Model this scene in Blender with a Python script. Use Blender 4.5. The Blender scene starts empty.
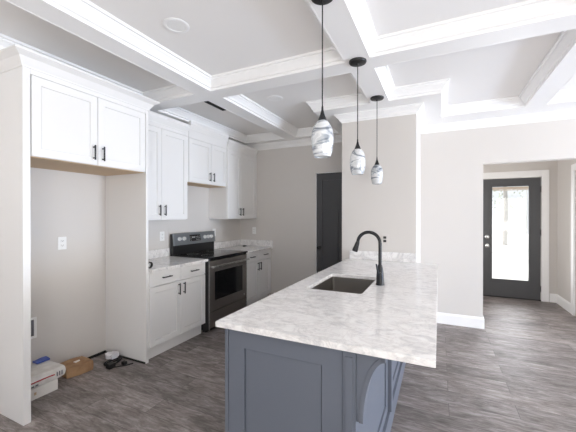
import bpy, bmesh, math, random
from mathutils import Vector, Matrix, noise
R = math.radians
sc = bpy.context.scene
C = sc.collection

# ------------------------------------------------------------------ camera
cam_d = bpy.data.cameras.new('camera')
cam = bpy.data.objects.new('camera', cam_d)
C.objects.link(cam)
cam_d.sensor_width = 36.0
cam_d.lens = 316.64 / 576 * 36
cam_d.clip_start = 0.05
cam.location = (3.142, 0.0, 1.433)
cam.rotation_euler = (R(90 - 0.198), 0, R(25.53))
sc.camera = cam

# ------------------------------------------------------------------ world, lights, exposure
w = bpy.data.worlds.new('world')
sc.world = w
w.use_nodes = True
wn = w.node_tree
bgn = wn.nodes['Background']
sky = wn.nodes.new('ShaderNodeTexSky')
sky.sky_type = 'HOSEK_WILKIE'
sky.sun_direction = (-0.3, 0.6, 0.74)
sky.turbidity = 6.0
mixw = wn.nodes.new('ShaderNodeMix'); mixw.data_type = 'RGBA'
mixw.inputs['Factor'].default_value = 0.7
wn.links.new(sky.outputs[0], mixw.inputs['A'])
mixw.inputs['B'].default_value = (0.93, 0.97, 1.0, 1)
wn.links.new(mixw.outputs['Result'], bgn.inputs['Color'])
bgn.inputs['Strength'].default_value = 1.15

def area(name, loc, rot, sx, sy, power, col):
    l = bpy.data.lights.new(name, 'AREA')
    l.shape = 'RECTANGLE'; l.size = sx; l.size_y = sy
    l.energy = power; l.color = col
    o = bpy.data.objects.new(name, l)
    o.location = loc; o.rotation_euler = rot
    C.objects.link(o)
    return o
# daylight from the assumed east windows, plus added fill lamps in invented south openings
DAY = (0.86, 0.93, 1.0)
WARM = (1.0, 0.965, 0.92)
area('window_light_sky', (9.44, 2.6, 1.45), (0, R(90), 0), 1.9, 1.9, 128, (1.0, .995, .95))
area('window_light_low', (9.44, 2.6, .62), (0, R(66), 0), 1.0, 1.9, 200, (.42, .64, 1.0))
area('window_fill_up', (9.44, 2.6, 1.25), (0, R(135), 0), 1.9, 1.9, 135, (1, .98, .97))  # added fill tilted up from the window to brighten the ceiling
area('patio_fill_sky', (5.2, -2.08, 1.2), (R(112), 0, 0), 2.2, 2.0, 72, (1.0, .98, .95))  # added fill lamp in an invented patio opening behind the camera
area('patio_fill_up', (5.2, -2.08, 1.0), (R(170), 0, 0), 2.2, 2.0, 66, (1.0, .96, .91))  # added upward fill lighting the ceiling; no deck is modelled
area('patio_fill_up_left', (2.0, -2.08, 1.0), (R(175), 0, 0), 2.2, 2.0, 42, (1.0, .95, .90))  # second upward fill, added for the left part of the ceiling
area('entry_door_light', (4.24, 6.62, 1.12), (R(-90), 0, 0), 0.5, 1.5, 15, (0.93, 0.95, 1.0))
area('hall_fill', (2.66, 5.7, 1.4), (0, R(-90), 0), 1.2, 1.2, 14, (1, .98, .95))  # added fill for the hall's right wall; no window opening here
sun_d = bpy.data.lights.new('sun', 'SUN'); sun_d.energy = 6.0; sun_d.angle = R(1); sun_d.color = (1, .97, .92)
sun = bpy.data.objects.new('sun', sun_d); C.objects.link(sun)
sun.rotation_euler = Vector((0.42, -0.10, -0.9)).to_track_quat('-Z', 'Y').to_euler()

sc.view_settings.view_transform = 'Standard'
sc.view_settings.look = 'None'
sc.view_settings.gamma = 1.0
sc.view_settings.use_curve_mapping = False
sc.view_settings.exposure = 0.12
sc.cycles.use_denoising = True
sc.cycles.max_bounces = 10
sc.cycles.diffuse_bounces = 7

# ------------------------------------------------------------------ materials
def mat(name, col, rough=0.5, metal=0.0, spec=0.5, bump=None, coat=0.0):
    m = bpy.data.materials.new(name); m.use_nodes = True
    n = m.node_tree; b = n.nodes['Principled BSDF']
    b.inputs['Base Color'].default_value = (*col, 1)
    b.inputs['Roughness'].default_value = rough
    b.inputs['Metallic'].default_value = metal
    b.inputs['Specular IOR Level'].default_value = spec
    b.inputs['Coat Weight'].default_value = coat
    tc = n.nodes.new('ShaderNodeTexCoord')
    if bump:
        scale, dist, strg = bump
        t = n.nodes.new('ShaderNodeTexNoise'); t.inputs['Scale'].default_value = scale
        t.inputs['Detail'].default_value = 4
        n.links.new(tc.outputs['Object'], t.inputs['Vector'])
        bp = n.nodes.new('ShaderNodeBump'); bp.inputs['Distance'].default_value = dist
        bp.inputs['Strength'].default_value = strg
        n.links.new(t.outputs['Fac'], bp.inputs['Height'])
        n.links.new(bp.outputs['Normal'], b.inputs['Normal'])
    return m

def nodes(m): return m.node_tree.nodes, m.node_tree.links, m.node_tree.nodes['Principled BSDF']
def N(ns, t, **kw):
    n = ns.new(t)
    for k, v in kw.items():
        if k in n.inputs.keys(): n.inputs[k].default_value = v
        else: setattr(n, k, v)
    return n
def ramp(ns, stops):
    r = ns.new('ShaderNodeValToRGB'); e = r.color_ramp.elements
    while len(e) < len(stops): e.new(0.5)
    for i, (p, c) in enumerate(stops):
        e[i].position = p; e[i].color = (*c, 1)
    return r
def mix(ns, ls, fac, a, b, mode='MIX'):
    m = ns.new('ShaderNodeMix'); m.data_type = 'RGBA'; m.blend_type = mode
    for key, v in (('Factor', fac), ('A', a), ('B', b)):
        if isinstance(v, (int, float)): m.inputs[key].default_value = v
        elif isinstance(v, tuple): m.inputs[key].default_value = (*v, 1)
        else: ls.new(v, m.inputs[key])
    return m.outputs['Result']

M = {}
M['wall'] = mat('wall_paint', (0.65, 0.62, 0.59), 0.75, bump=(220, 0.0006, 0.25))
M['ceiling'] = mat('ceiling_paint', (0.88, 0.865, 0.85), 0.85, bump=(180, 0.0006, 0.2))
M['trim'] = mat('trim_paint', (0.90, 0.895, 0.89), 0.42)
M['cabinet'] = mat('cabinet_paint', (0.83, 0.82, 0.81), 0.38)
M['island'] = mat('island_paint', (0.130, 0.145, 0.178), 0.42, bump=(30, 0.0006, 0.3))
M['door'] = mat('door_paint', (0.060, 0.060, 0.064), 0.42)
M['black'] = mat('matte_black_metal', (0.012, 0.012, 0.013), 0.38, metal=0.2)
M['bronze'] = mat('dark_faucet_metal', (0.010, 0.010, 0.012), 0.33, spec=0.35)
M['rawwood'] = mat('raw_plywood', (0.62, 0.46, 0.30), 0.7)
M['plastic'] = mat('white_plastic', (0.86, 0.86, 0.85), 0.35)
M['slot'] = mat('dark_slot', (0.02, 0.02, 0.02), 0.6)
M['glassblack'] = mat('black_glass', (0.008, 0.008, 0.009), 0.08)
M['enamel'] = mat('black_enamel', (0.012, 0.012, 0.013), 0.3)
M['chrome'] = mat('chrome', (0.8, 0.8, 0.8), 0.18, metal=1.0)
M['cord'] = mat('black_cord', (0.01, 0.01, 0.01), 0.55)
M['whiteboard'] = mat('white_card', (0.78, 0.75, 0.71), 0.8)
M['bluefilm'] = mat('blue_plastic_film', (0.05, 0.10, 0.42), 0.35)
M['filmclear'] = mat('milky_plastic_film', (0.75, 0.75, 0.78), 0.25)
M['patio'] = mat('concrete', (0.6, 0.6, 0.58), 0.9, bump=(12, 0.003, 0.4))
M['bark'] = mat('bark', (0.42, 0.40, 0.38), 0.9)
M['leaf'] = mat('leaves', (0.50, 0.54, 0.45), 0.8)
M['grille'] = mat('vent_grey', (0.30, 0.32, 0.31), 0.5)
M['lens'] = mat('light_lens', (0.88, 0.88, 0.87), 0.5)
M['rubber'] = mat('rubber_black', (0.01, 0.01, 0.01), 0.8)
M['blind'] = mat('blind_beige', (0.62, 0.52, 0.42), 0.7)

# brushed dark stainless
def brushed(name, col, rough, axis_scale):
    m = mat(name, col, rough, metal=1.0)
    ns, ls, b = nodes(m)
    tc = ns.new('ShaderNodeTexCoord'); mp = ns.new('ShaderNodeMapping')
    mp.inputs['Scale'].default_value = axis_scale
    ls.new(tc.outputs['Object'], mp.inputs['Vector'])
    t = N(ns, 'ShaderNodeTexNoise', Scale=6.0, Detail=5.0)
    ls.new(mp.outputs['Vector'], t.inputs['Vector'])
    r = N(ns, 'ShaderNodeMapRange'); r.inputs['To Min'].default_value = rough - 0.08; r.inputs['To Max'].default_value = rough + 0.12
    ls.new(t.outputs['Fac'], r.inputs['Value']); ls.new(r.outputs['Result'], b.inputs['Roughness'])
    return m
M['steel'] = brushed('dark_stainless', (0.32, 0.30, 0.285), 0.42, (40, 2, 60))
M['steelpanel'] = brushed('slate_stainless', (0.36, 0.39, 0.42), 0.40, (40, 2, 60))
M['knob'] = mat('satin_knob', (0.78, 0.78, 0.77), 0.35, metal=0.45)
M['steelbright'] = brushed('bright_stainless', (0.56, 0.55, 0.54), 0.26, (40, 2, 60))
M['sink'] = brushed('sink_stainless', (0.34, 0.32, 0.30), 0.32, (4, 50, 50))

# marble counter
def marble(name, base, vein, scale, rough=0.16):
    m = mat(name, base, rough, spec=0.5)
    ns, ls, b = nodes(m)
    tc = ns.new('ShaderNodeTexCoord'); mp = ns.new('ShaderNodeMapping')
    mp.inputs['Rotation'].default_value = (0, 0, R(35)); mp.inputs['Scale'].default_value = (1.0, 1.5, 1.0)
    ls.new(tc.outputs['Object'], mp.inputs['Vector'])
    n1 = N(ns, 'ShaderNodeTexNoise', Scale=scale, Detail=9.0, Roughness=0.62, Distortion=1.1)
    ls.new(mp.outputs['Vector'], n1.inputs['Vector'])
    r1 = ramp(ns, [(0.34, vein), (0.43, tuple(a * .88 for a in base)), (0.53, base)])
    ls.new(n1.outputs['Fac'], r1.inputs['Fac'])
    n2 = N(ns, 'ShaderNodeTexNoise', Scale=scale * 0.55, Detail=11.0, Roughness=0.7, Distortion=2.2)
    ls.new(mp.outputs['Vector'], n2.inputs['Vector'])
    mt = N(ns, 'ShaderNodeMath', operation='SUBTRACT'); mt.inputs[1].default_value = 0.5
    ls.new(n2.outputs['Fac'], mt.inputs[0])
    ab = N(ns, 'ShaderNodeMath', operation='ABSOLUTE'); ls.new(mt.outputs[0], ab.inputs[0])
    r2 = ramp(ns, [(0.0, (0.82, 0.82, 0.83)), (0.022, (0.95, 0.93, 0.93)), (0.06, (1, 1, 1))])
    ls.new(ab.outputs[0], r2.inputs['Fac'])
    out = mix(ns, ls, 1.0, r1.outputs['Color'], r2.outputs['Color'], 'MULTIPLY')
    ls.new(out, b.inputs['Base Color'])
    return m
M['marble'] = marble('marble', (0.88, 0.87, 0.86), (0.68, 0.675, 0.68), 9.5)

# floor planks running along x
def floor_mat():
    m = mat('vinyl_plank_floor', (0.2, 0.19, 0.18), 0.4)
    ns, ls, b = nodes(m)
    tc = ns.new('ShaderNodeTexCoord')
    br = ns.new('ShaderNodeTexBrick')
    br.offset = 0.37; br.inputs['Scale'].default_value = 1.0
    br.inputs['Brick Width'].default_value = 1.22; br.inputs['Row Height'].default_value = 0.18
    br.inputs['Mortar Size'].default_value = 0.0016; br.inputs['Mortar Smooth'].default_value = 0.3
    br.inputs['Color1'].default_value = (0.0, 0, 0, 1); br.inputs['Color2'].default_value = (1, 1, 1, 1)
    br.inputs['Mortar'].default_value = (0.5, 0.5, 0.5, 1); br.inputs['Bias'].default_value = 0.0
    ls.new(tc.outputs['Object'], br.inputs['Vector'])
    # grain, shifted per plank
    sep = ns.new('ShaderNodeSeparateColor'); ls.new(br.outputs['Color'], sep.inputs[0])
    off = ns.new('ShaderNodeCombineXYZ')
    ml = N(ns, 'ShaderNodeMath', operation='MULTIPLY'); ml.inputs[1].default_value = 37.0
    ls.new(sep.outputs[0], ml.inputs[0]); ls.new(ml.outputs[0], off.inputs['X']); ls.new(ml.outputs[0], off.inputs['Z'])
    ad = N(ns, 'ShaderNodeVectorMath', operation='ADD')
    ls.new(tc.outputs['Object'], ad.inputs[0]); ls.new(off.outputs[0], ad.inputs[1])
    mp = ns.new('ShaderNodeMapping'); mp.inputs['Scale'].default_value = (2.4, 13, 1)
    ls.new(ad.outputs[0], mp.inputs['Vector'])
    g = N(ns, 'ShaderNodeTexNoise', Scale=2.6, Detail=10.0, Roughness=0.74, Distortion=0.9)
    ls.new(mp.outputs['Vector'], g.inputs['Vector'])
    mp2 = ns.new('ShaderNodeMapping'); mp2.inputs['Scale'].default_value = (1.5, 3.4, 1)
    ls.new(ad.outputs[0], mp2.inputs['Vector'])
    g2 = N(ns, 'ShaderNodeTexNoise', Scale=2.0, Detail=6.0, Roughness=0.6, Distortion=0.8)
    ls.new(mp2.outputs['Vector'], g2.inputs['Vector'])
    r1 = ramp(ns, [(0.30, (0.105, 0.086, 0.079)), (0.48, (0.225, 0.196, 0.185)), (0.70, (0.42, 0.385, 0.37))])
    ls.new(g.outputs['Fac'], r1.inputs['Fac'])
    r2 = ramp(ns, [(0.32, (0.60, 0.59, 0.58)), (0.68, (1.30, 1.30, 1.32))])
    ls.new(g2.outputs['Fac'], r2.inputs['Fac'])
    c = mix(ns, ls, 1.0, r1.outputs['Color'], r2.outputs['Color'], 'MULTIPLY')
    r3 = ramp(ns, [(0.0, (0.84, 0.84, 0.84)), (1.0, (1.14, 1.13, 1.12))])
    ls.new(sep.outputs[0], r3.inputs['Fac'])
    c = mix(ns, ls, 1.0, c, r3.outputs['Color'], 'MULTIPLY')
    c = mix(ns, ls, br.outputs['Fac'], c, (0.07, 0.062, 0.058))
    ls.new(c, b.inputs['Base Color'])
    rr = N(ns, 'ShaderNodeMapRange'); rr.inputs['To Min'].default_value = 0.56; rr.inputs['To Max'].default_value = 0.40
    ls.new(g.outputs['Fac'], rr.inputs['Value']); ls.new(rr.outputs['Result'], b.inputs['Roughness'])
    bp = N(ns, 'ShaderNodeBump', Strength=0.35, Distance=0.002)
    ls.new(g.outputs['Fac'], bp.inputs['Height']); ls.new(bp.outputs['Normal'], b.inputs['Normal'])
    return m
M['floor'] = floor_mat()

# swirled art glass of the pendants
def swirl(name, seed):
    m = mat(name, (0.85, 0.86, 0.86), 0.12, spec=0.6, coat=0.4)
    ns, ls, b = nodes(m)
    tc = ns.new('ShaderNodeTexCoord'); mp = ns.new('ShaderNodeMapping')
    mp.inputs['Location'].default_value = (seed, seed * 1.7, seed * .4)
    mp.inputs['Rotation'].default_value = (R(25), R(32 + seed * 4), 0); mp.inputs['Scale'].default_value = (3.2, 3.2, 10)
    ls.new(tc.outputs['Object'], mp.inputs['Vector'])
    n1 = N(ns, 'ShaderNodeTexNoise', Scale=1.5, Detail=5.0, Roughness=0.55, Distortion=1.6)
    ls.new(mp.outputs['Vector'], n1.inputs['Vector'])
    r = ramp(ns, [(0.36, (0.16, 0.18, 0.21)), (0.43, (0.42, 0.45, 0.48)), (0.49, (0.70, 0.71, 0.72)), (0.56, (0.56, 0.58, 0.60)), (0.64, (0.68, 0.69, 0.70))])
    ls.new(n1.outputs['Fac'], r.inputs['Fac']); ls.new(r.outputs['Color'], b.inputs['Base Color'])
    b.inputs['Subsurface Weight'].default_value = 0.15
    b.inputs['Subsurface Radius'].default_value = (0.02, 0.02, 0.02)
    return m
M['swirl'] = swirl('swirled_glass', 0.0)
M['swirl2'] = swirl('swirled_glass_b', 2.3)
M['swirl3'] = swirl('swirled_glass_c', 4.1)

# kraft paper
def kraft(name, a, b_):
    m = mat(name, a, 0.85)
    ns, ls, b = nodes(m)
    tc = ns.new('ShaderNodeTexCoord')
    t = N(ns, 'ShaderNodeTexNoise', Scale=14.0, Detail=5.0)
    ls.new(tc.outputs['Object'], t.inputs['Vector'])
    r = ramp(ns, [(0.35, a), (0.65, b_)]); ls.new(t.outputs['Fac'], r.inputs['Fac'])
    ls.new(r.outputs['Color'], b.inputs['Base Color'])
    return m
M['kraft'] = kraft('brown_kraft', (0.30, 0.17, 0.09), (0.42, 0.26, 0.14))
M['sack'] = kraft('white_sack_paper', (0.68, 0.65, 0.61), (0.82, 0.80, 0.77))
M['redink'] = mat('red_ink', (0.45, 0.03, 0.04), 0.7)
M['greyink'] = mat('grey_ink', (0.16, 0.16, 0.18), 0.7)

# clear pane: see-through with a surface reflection
def pane_mat():
    m = bpy.data.materials.new('clear_pane'); m.use_nodes = True
    n = m.node_tree; n.nodes.clear()
    o = n.nodes.new('ShaderNodeOutputMaterial'); tr = n.nodes.new('ShaderNodeBsdfTransparent')
    gl = n.nodes.new('ShaderNodeBsdfGlossy'); gl.inputs['Roughness'].default_value = 0.02
    fr = n.nodes.new('ShaderNodeFresnel'); fr.inputs['IOR'].default_value = 1.45
    mx = n.nodes.new('ShaderNodeMixShader')
    n.links.new(fr.outputs[0], mx.inputs[0]); n.links.new(tr.outputs[0], mx.inputs[1]); n.links.new(gl.outputs[0], mx.inputs[2])
    n.links.new(mx.outputs[0], o.inputs[0])
    return m
M['pane'] = pane_mat()

# ------------------------------------------------------------------ builders
class MB:
    def __init__(s): s.bm = bmesh.new()
    def box(s, x0, x1, y0, y1, z0, z1, bev=0.0):
        x0, x1 = sorted((x0, x1)); y0, y1 = sorted((y0, y1)); z0, z1 = sorted((z0, z1))
        t = bmesh.new()
        bmesh.ops.create_cube(t, size=1)
        for v in t.verts:
            v.co = Vector(((x0 + x1) / 2 + v.co.x * (x1 - x0), (y0 + y1) / 2 + v.co.y * (y1 - y0), (z0 + z1) / 2 + v.co.z * (z1 - z0)))
        if bev: bmesh.ops.bevel(t, geom=t.edges[:], offset=bev, segments=2, profile=0.7, affect='EDGES')
        s._join(t); return s
    def _join(s, t, mtx=None):
        if mtx is not None: bmesh.ops.transform(t, matrix=mtx, verts=t.verts)
        me = bpy.data.meshes.new('tmp'); t.to_mesh(me); t.free()
        s.bm.from_mesh(me); bpy.data.meshes.remove(me)
    def shaker(s, org, u, v, wd, ht, th=0.02, rail=0.058, rec=0.007, inner=()):
        """Framed door: org = lower-left front corner, u to the right, v up, n = u x v faces out."""
        u = Vector(u); v = Vector(v); n = u.cross(v); org = Vector(org)
        t = bmesh.new()
        bmesh.ops.create_cube(t, size=1)
        for q in t.verts: q.co = Vector(((q.co.x + .5) * wd, (q.co.y + .5) * ht, (q.co.z - .5) * th))
        bmesh.ops.bevel(t, geom=t.edges[:], offset=0.002, segments=1, affect='EDGES')
        t.faces.ensure_lookup_table()
        f = max(t.faces, key=lambda a: a.calc_area() * (a.normal.z > .9) * (a.calc_center_median().z > -th / 2))
        bmesh.ops.inset_region(t, faces=[f], thickness=rail, depth=0, use_even_offset=True)
        if rec < .005:
            bmesh.ops.inset_region(t, faces=[f], thickness=0.003, depth=-rec, use_even_offset=True)
        else:                       # stepped recess with a narrow quirk groove round the panel
            bmesh.ops.inset_region(t, faces=[f], thickness=0.001, depth=-(rec + .004), use_even_offset=True)
            bmesh.ops.inset_region(t, faces=[f], thickness=0.003, depth=0, use_even_offset=True)
            bmesh.ops.inset_region(t, faces=[f], thickness=0.001, depth=.004, use_even_offset=True)
        mtx = Matrix(((u.x, v.x, n.x, org.x), (u.y, v.y, n.y, org.y), (u.z, v.z, n.z, org.z), (0, 0, 0, 1)))
        s._join(t, mtx); return s
    def lathe(s, prof, c, seg=32, axis='z'):
        t = bmesh.new(); rings = []
        for r, z in prof:
            rings.append([t.verts.new((r * math.cos(2 * math.pi * i / seg), r * math.sin(2 * math.pi * i / seg), z)) for i in range(seg)])
        for a, b in zip(rings, rings[1:]):
            for i in range(seg):
                t.faces.new((a[i], a[(i + 1) % seg], b[(i + 1) % seg], b[i]))
        if prof[0][0] > 1e-5 and prof[0] != prof[-1]: t.faces.new(rings[0][::-1])
        if prof[-1][0] > 1e-5 and prof[0] != prof[-1]: t.faces.new(rings[-1])
        bmesh.ops.remove_doubles(t, verts=t.verts[:], dist=1e-6)
        bmesh.ops.recalc_face_normals(t, faces=t.faces[:])
        rot = {'z': Matrix.Identity(4), 'x': Matrix.Rotation(R(90), 4, 'Y'), '-x': Matrix.Rotation(R(-90), 4, 'Y'),
               'y': Matrix.Rotation(R(-90), 4, 'X'), '-y': Matrix.Rotation(R(90), 4, 'X')}[axis] if isinstance(axis, str) else axis
        s._join(t, Matrix.Translation(c) @ rot); return s
    def tube(s, pts, r, seg=10, caps=True):
        pts = [Vector(p) for p in pts]; rs = r if isinstance(r, (list, tuple)) else [r] * len(pts)
        t = bmesh.new(); rings = []
        up = Vector((0, 0, 1)); d0 = (pts[1] - pts[0]).normalized()
        nrm = d0.cross(up)
        if nrm.length < 1e-3: nrm = d0.cross(Vector((0, 1, 0)))
        nrm.normalize()
        for i, p in enumerate(pts):
            d = (pts[min(i + 1, len(pts) - 1)] - pts[max(i - 1, 0)]).normalized()
            nrm = (nrm - d * nrm.dot(d)).normalized(); bn = d.cross(nrm)
            rings.append([t.verts.new(p + (nrm * math.cos(2 * math.pi * k / seg) + bn * math.sin(2 * math.pi * k / seg)) * rs[i]) for k in range(seg)])
        for a, b in zip(rings, rings[1:]):
            for k in range(seg): t.faces.new((a[k], a[(k + 1) % seg], b[(k + 1) % seg], b[k]))
        if caps: t.faces.new(rings[0][::-1]); t.faces.new(rings[-1])
        bmesh.ops.recalc_face_normals(t, faces=t.faces[:])
        s._join(t); return s
    def prism(s, poly, plane, a, b, bev=0.0):
        """poly in the given plane ('xy','xz','yz'), extruded from a to b along the third axis."""
        def P(p, c):
            return {'xy': (p[0], p[1], c), 'xz': (p[0], c, p[1]), 'yz': (c, p[0], p[1])}[plane]
        t = bmesh.new()
        A = [t.verts.new(P(p, a)) for p in poly]; B = [t.verts.new(P(p, b)) for p in poly]
        n = len(poly)
        t.faces.new(A[::-1]); t.faces.new(B)
        for i in range(n): t.faces.new((A[i], A[(i + 1) % n], B[(i + 1) % n], B[i]))
        bmesh.ops.recalc_face_normals(t, faces=t.faces[:])
        if bev: bmesh.ops.bevel(t, geom=t.edges[:], offset=bev, segments=2, affect='EDGES')
        s._join(t); return s
    def sweep(s, path, prof, closed=True):
        """Mitred moulding: path = list of (x, y), interior on the left; prof = closed list of (offset to the left, z)."""
        n = len(path); t = bmesh.new(); rings = []
        for i in range(n):
            p = Vector(path[i])
            d1 = (p - Vector(path[i - 1])).normalized() if (closed or i > 0) else None
            d2 = (Vector(path[(i + 1) % n]) - p).normalized() if (closed or i < n - 1) else None
            if d1 is None: d1 = d2
            if d2 is None: d2 = d1
            n1 = Vector((-d1.y, d1.x)); n2 = Vector((-d2.y, d2.x))
            m = (n1 + n2); m = m / max(m.dot(n1), 1e-6)
            rings.append([t.verts.new((p.x + m.x * o, p.y + m.y * o, z)) for o, z in prof])
        k = len(prof)
        for i in range(n if closed else n - 1):
            a, b = rings[i], rings[(i + 1) % n]
            for j in range(k): t.faces.new((a[j], a[(j + 1) % k], b[(j + 1) % k], b[j]))
        if not closed: t.faces.new(rings[0]); t.faces.new(rings[-1][::-1])
        bmesh.ops.recalc_face_normals(t, faces=t.faces[:])
        s._join(t); return s
    def build(s, name, m, parent=None, origin=None, smooth=None):
        org = Vector(origin) if origin is not None else (Vector(parent['_o']) if parent is not None and '_o' in parent else Vector((0, 0, 0)))
        bmesh.ops.translate(s.bm, verts=s.bm.verts, vec=-org)
        me = bpy.data.meshes.new(name); s.bm.to_mesh(me); s.bm.free()
        if smooth is not None:
            for p in me.polygons: p.use_smooth = True
            me.set_sharp_from_angle(angle=R(smooth))
        me.materials.append(m if not isinstance(m, str) else M[m])
        o = bpy.data.objects.new(name, me); C.objects.link(o)
        if parent is not None: o.parent = parent
        else: o.location = org
        o['_o'] = tuple(org)
        return o

def thing(name, label, cat, loc=(0, 0, 0), group=None, kind=None):
    o = bpy.data.objects.new(name, None); C.objects.link(o)
    o.empty_display_size = 0.1
    o.location = loc; o['_o'] = tuple(loc)
    return tag(o, label, cat, group, kind)
def tag(o, label, cat, group=None, kind=None):
    o['label'] = label; o['category'] = cat
    if group: o['group'] = group
    if kind: o['kind'] = kind
    return o
def struct(name, mb, m, label, cat, **kw):
    return tag(mb.build(name, m, **kw), label, cat, kind='structure')
def copy_tree(o, parent=None, loc=None):
    c = o.copy(); C.objects.link(c); c.parent = parent
    if loc is not None: c.location = loc
    for ch in list(o.children): copy_tree(ch, c)
    return c

X, Z = Vector((1, 0, 0)), Vector((0, 0, 1))
# ================================================================== THE ROOM
XE, YS, YB = 9.50, -2.15, 4.65         # east, south and back wall faces
PX0, PX1, PY = 2.09, 2.916, 3.70       # the pier
OX0, OX1, OZ = 3.64, 4.88, 2.08        # hall opening
HY = 6.55                              # hall end wall
ZS, ZC = 2.62, 2.73                    # beam soffit, coffer ceiling

struct('floor', MB().box(-0.15, 9.7, -2.4, 6.75, -0.12, 0.0), 'floor', 'grey-brown wood-look plank floor of kitchen and hall', 'floor')
struct('ceiling', MB().box(-0.15, 9.7, -2.4, YB + .12, ZC, ZC + .12), 'ceiling', 'white kitchen ceiling inside the coffers', 'ceiling')
struct('wall_left', MB().box(-0.12, 0, -2.3, YB + .12, 0, ZC), 'wall', 'greige wall behind the white cabinets', 'wall')
# back wall with door recess and hall opening
DX0, DX1, DZ = 1.405, 2.02, 2.085
b = MB()
b.box(0, DX0, YB, YB + .12, 0, ZC).box(DX0, DX1, YB, YB + .12, DZ, ZC).box(DX1, OX0, YB, YB + .12, 0, ZC)
b.box(OX0, OX1, YB, YB + .12, OZ, ZC).box(OX1, XE, YB, YB + .12, 0, ZC)
struct('wall_back', b, 'wall', 'greige back wall with the hall opening', 'wall')
struct('wall_pier', MB().box(PX0, PX1, PY, YB, 0, ZC, 0.003), 'wall', 'greige wall pier at the end of the island', 'wall')
# east wall with two windows, south wall with two invented, unseen patio openings for daylight
def holed(x0, x1, holes, ztop, place):
    m = MB(); u = x0
    for a, c, z0, z1 in sorted(holes):
        place(m, u, a, 0, ztop)
        if z0 > 0: place(m, a, c, 0, z0)
        place(m, a, c, z1, ztop); u = c
    place(m, u, x1, 0, ztop); return m
struct('wall_right', holed(YS, YB, [(1.65, 3.55, 0.05, 2.4), (-1.55, .35, .5, 2.4)], ZC, lambda m, a, c, z0, z1: m.box(XE, XE + .14, a, c, z0, z1)),
       'wall', 'greige wall with windows on the right side of the room', 'wall')
struct('wall_south', holed(0, XE, [(.9, 3.1, 0.0, 2.3), (4.1, 6.3, 0.0, 2.3)], ZC, lambda m, a, c, z0, z1: m.box(a, c, YS - .14, YS, z0, z1)),
       'wall', 'greige wall behind the camera', 'wall')
k = 1
for a, c in ((1.65, 3.55), (-1.55, .35)):
    f = MB(); zb = .05 if k == 1 else .5
    f.box(XE + .03, XE + .09, a, a + .05, zb, 2.4).box(XE + .03, XE + .09, c - .05, c, zb, 2.4)
    f.box(XE + .03, XE + .09, a, c, zb, zb + .05).box(XE + .03, XE + .09, a, c, 2.35, 2.4).box(XE + .04, XE + .08, a, c, 1.43, 1.47)
    struct('window_%d' % k, f, 'trim', 'white framed window in the right wall, %s' % ('nearer the back' if k == 1 else 'nearer the camera'), 'window'); k += 1
for a, c in ((.9, 3.1), (4.1, 6.3)):
    f = MB()
    f.box(a, a + .06, YS - .1, YS - .04, 0.001, 2.3).box(c - .06, c, YS - .1, YS - .04, 0.001, 2.3).box(a, c, YS - .1, YS - .04, 2.24, 2.3).box((a + c) / 2 - .04, (a + c) / 2 + .04, YS - .1, YS - .04, 0.001, 2.3)
    struct('window_%d' % k, f, 'trim', 'added white framed patio window, unseen behind the camera, %s one' % ('left' if k == 3 else 'right'), 'window'); k += 1

# the hall
struct('wall_hall_end', MB().box(2.6, 3.74, HY, HY + .14, 0, 2.5).box(3.74, 4.674, HY, HY + .14, 2.075, 2.5).box(4.674, 5.0, HY, HY + .14, 0, 2.5),
       'wall', 'greige hall wall around the glazed entry door', 'wall')
struct('wall_hall_left', MB().box(2.5, 2.62, YB + .12, HY, 0, 2.5), 'wall', 'greige left wall of the hall', 'wall')
struct('wall_hall_right', MB().box(OX1, OX1 + .12, YB + .12, 4.98, 0, 2.5).box(OX1, OX1 + .12, 4.98, 5.80, 2.06, 2.5).box(OX1, OX1 + .12, 5.80, HY, 0, 2.5),
       'wall', 'greige right wall of the hall beside the entry door', 'wall')
struct('ceiling_hall', MB().box(2.5, 5.0, YB + .12, HY + .14, 2.5, 2.6), 'ceiling', 'white ceiling of the hall', 'ceiling')

# ---- ceiling beams (soffits) and crown mouldings
def soff(m, x0, x1, y0, y1): return m.box(x0, x1, y0, y1, ZS, ZC)
LX = .24; BYL, BYR = 4.44, 4.27; NX0, NX1, NY = 1.84, 3.15, 3.44
n = 1
def trim(mb, label, m='trim'):
    global n
    o = struct('trim_%d' % n, mb, m, label, 'trim'); n += 1; return o
p = MB()
soff(p, 0, LX, YS, YB); soff(p, LX, NX0, BYL, YB); soff(p, NX0, PX0, NY, YB)
soff(p, PX0, PX1, NY, PY); soff(p, PX1, NX1, NY, YB); soff(p, NX1, XE, BYR, YB); soff(p, XE - .24, XE, YS, BYR); soff(p, LX, XE - .24, YS, YS + .24)
trim(p, 'white dropped border of the coffered ceiling along the walls')
xb = [(.98, 1.15), (2.487, 2.658), (4.0, 4.17), (5.51, 5.68), (7.02, 7.19)]
yb = [(2.433, 2.605), (.55, .722), (-1.33, -1.158)]
names = ['over the cooking side', 'carrying the three pendants', 'over the right part of the room', 'second from the window wall', 'nearest the window wall']
for i, (a, c) in enumerate(xb):
    m = MB(); y1 = {0: BYL, 1: NY}.get(i, BYR)
    ys = YS + .24
    soff(m, a, c, ys, y1)
    trim(m, 'white lengthwise ceiling beam ' + names[i])
names = ['crossing in front of the pier', 'crossing above the camera', 'crossing behind the camera']
for i, (a, c) in enumerate(yb):
    m = MB(); e = [LX] + [v for q in xb for v in q] + [XE - .24]
    for j in range(0, len(e), 2): soff(m, e[j], e[j + 1], a, c)
    trim(m, 'white cross beam of the ceiling ' + names[i])
cr = [(0, ZS - .001), (.010, ZS - .001), (.012, ZS + .020), (.026, ZS + .026), (.030, ZS + .042), (.050, ZS + .068), (.060, ZS + .078), (.062, ZS + .088), (.076, ZS + .092), (.078, ZC - .001), (0, ZC - .001)]
ex = [LX] + [v for q in xb for v in q] + [XE - .24]
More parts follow.
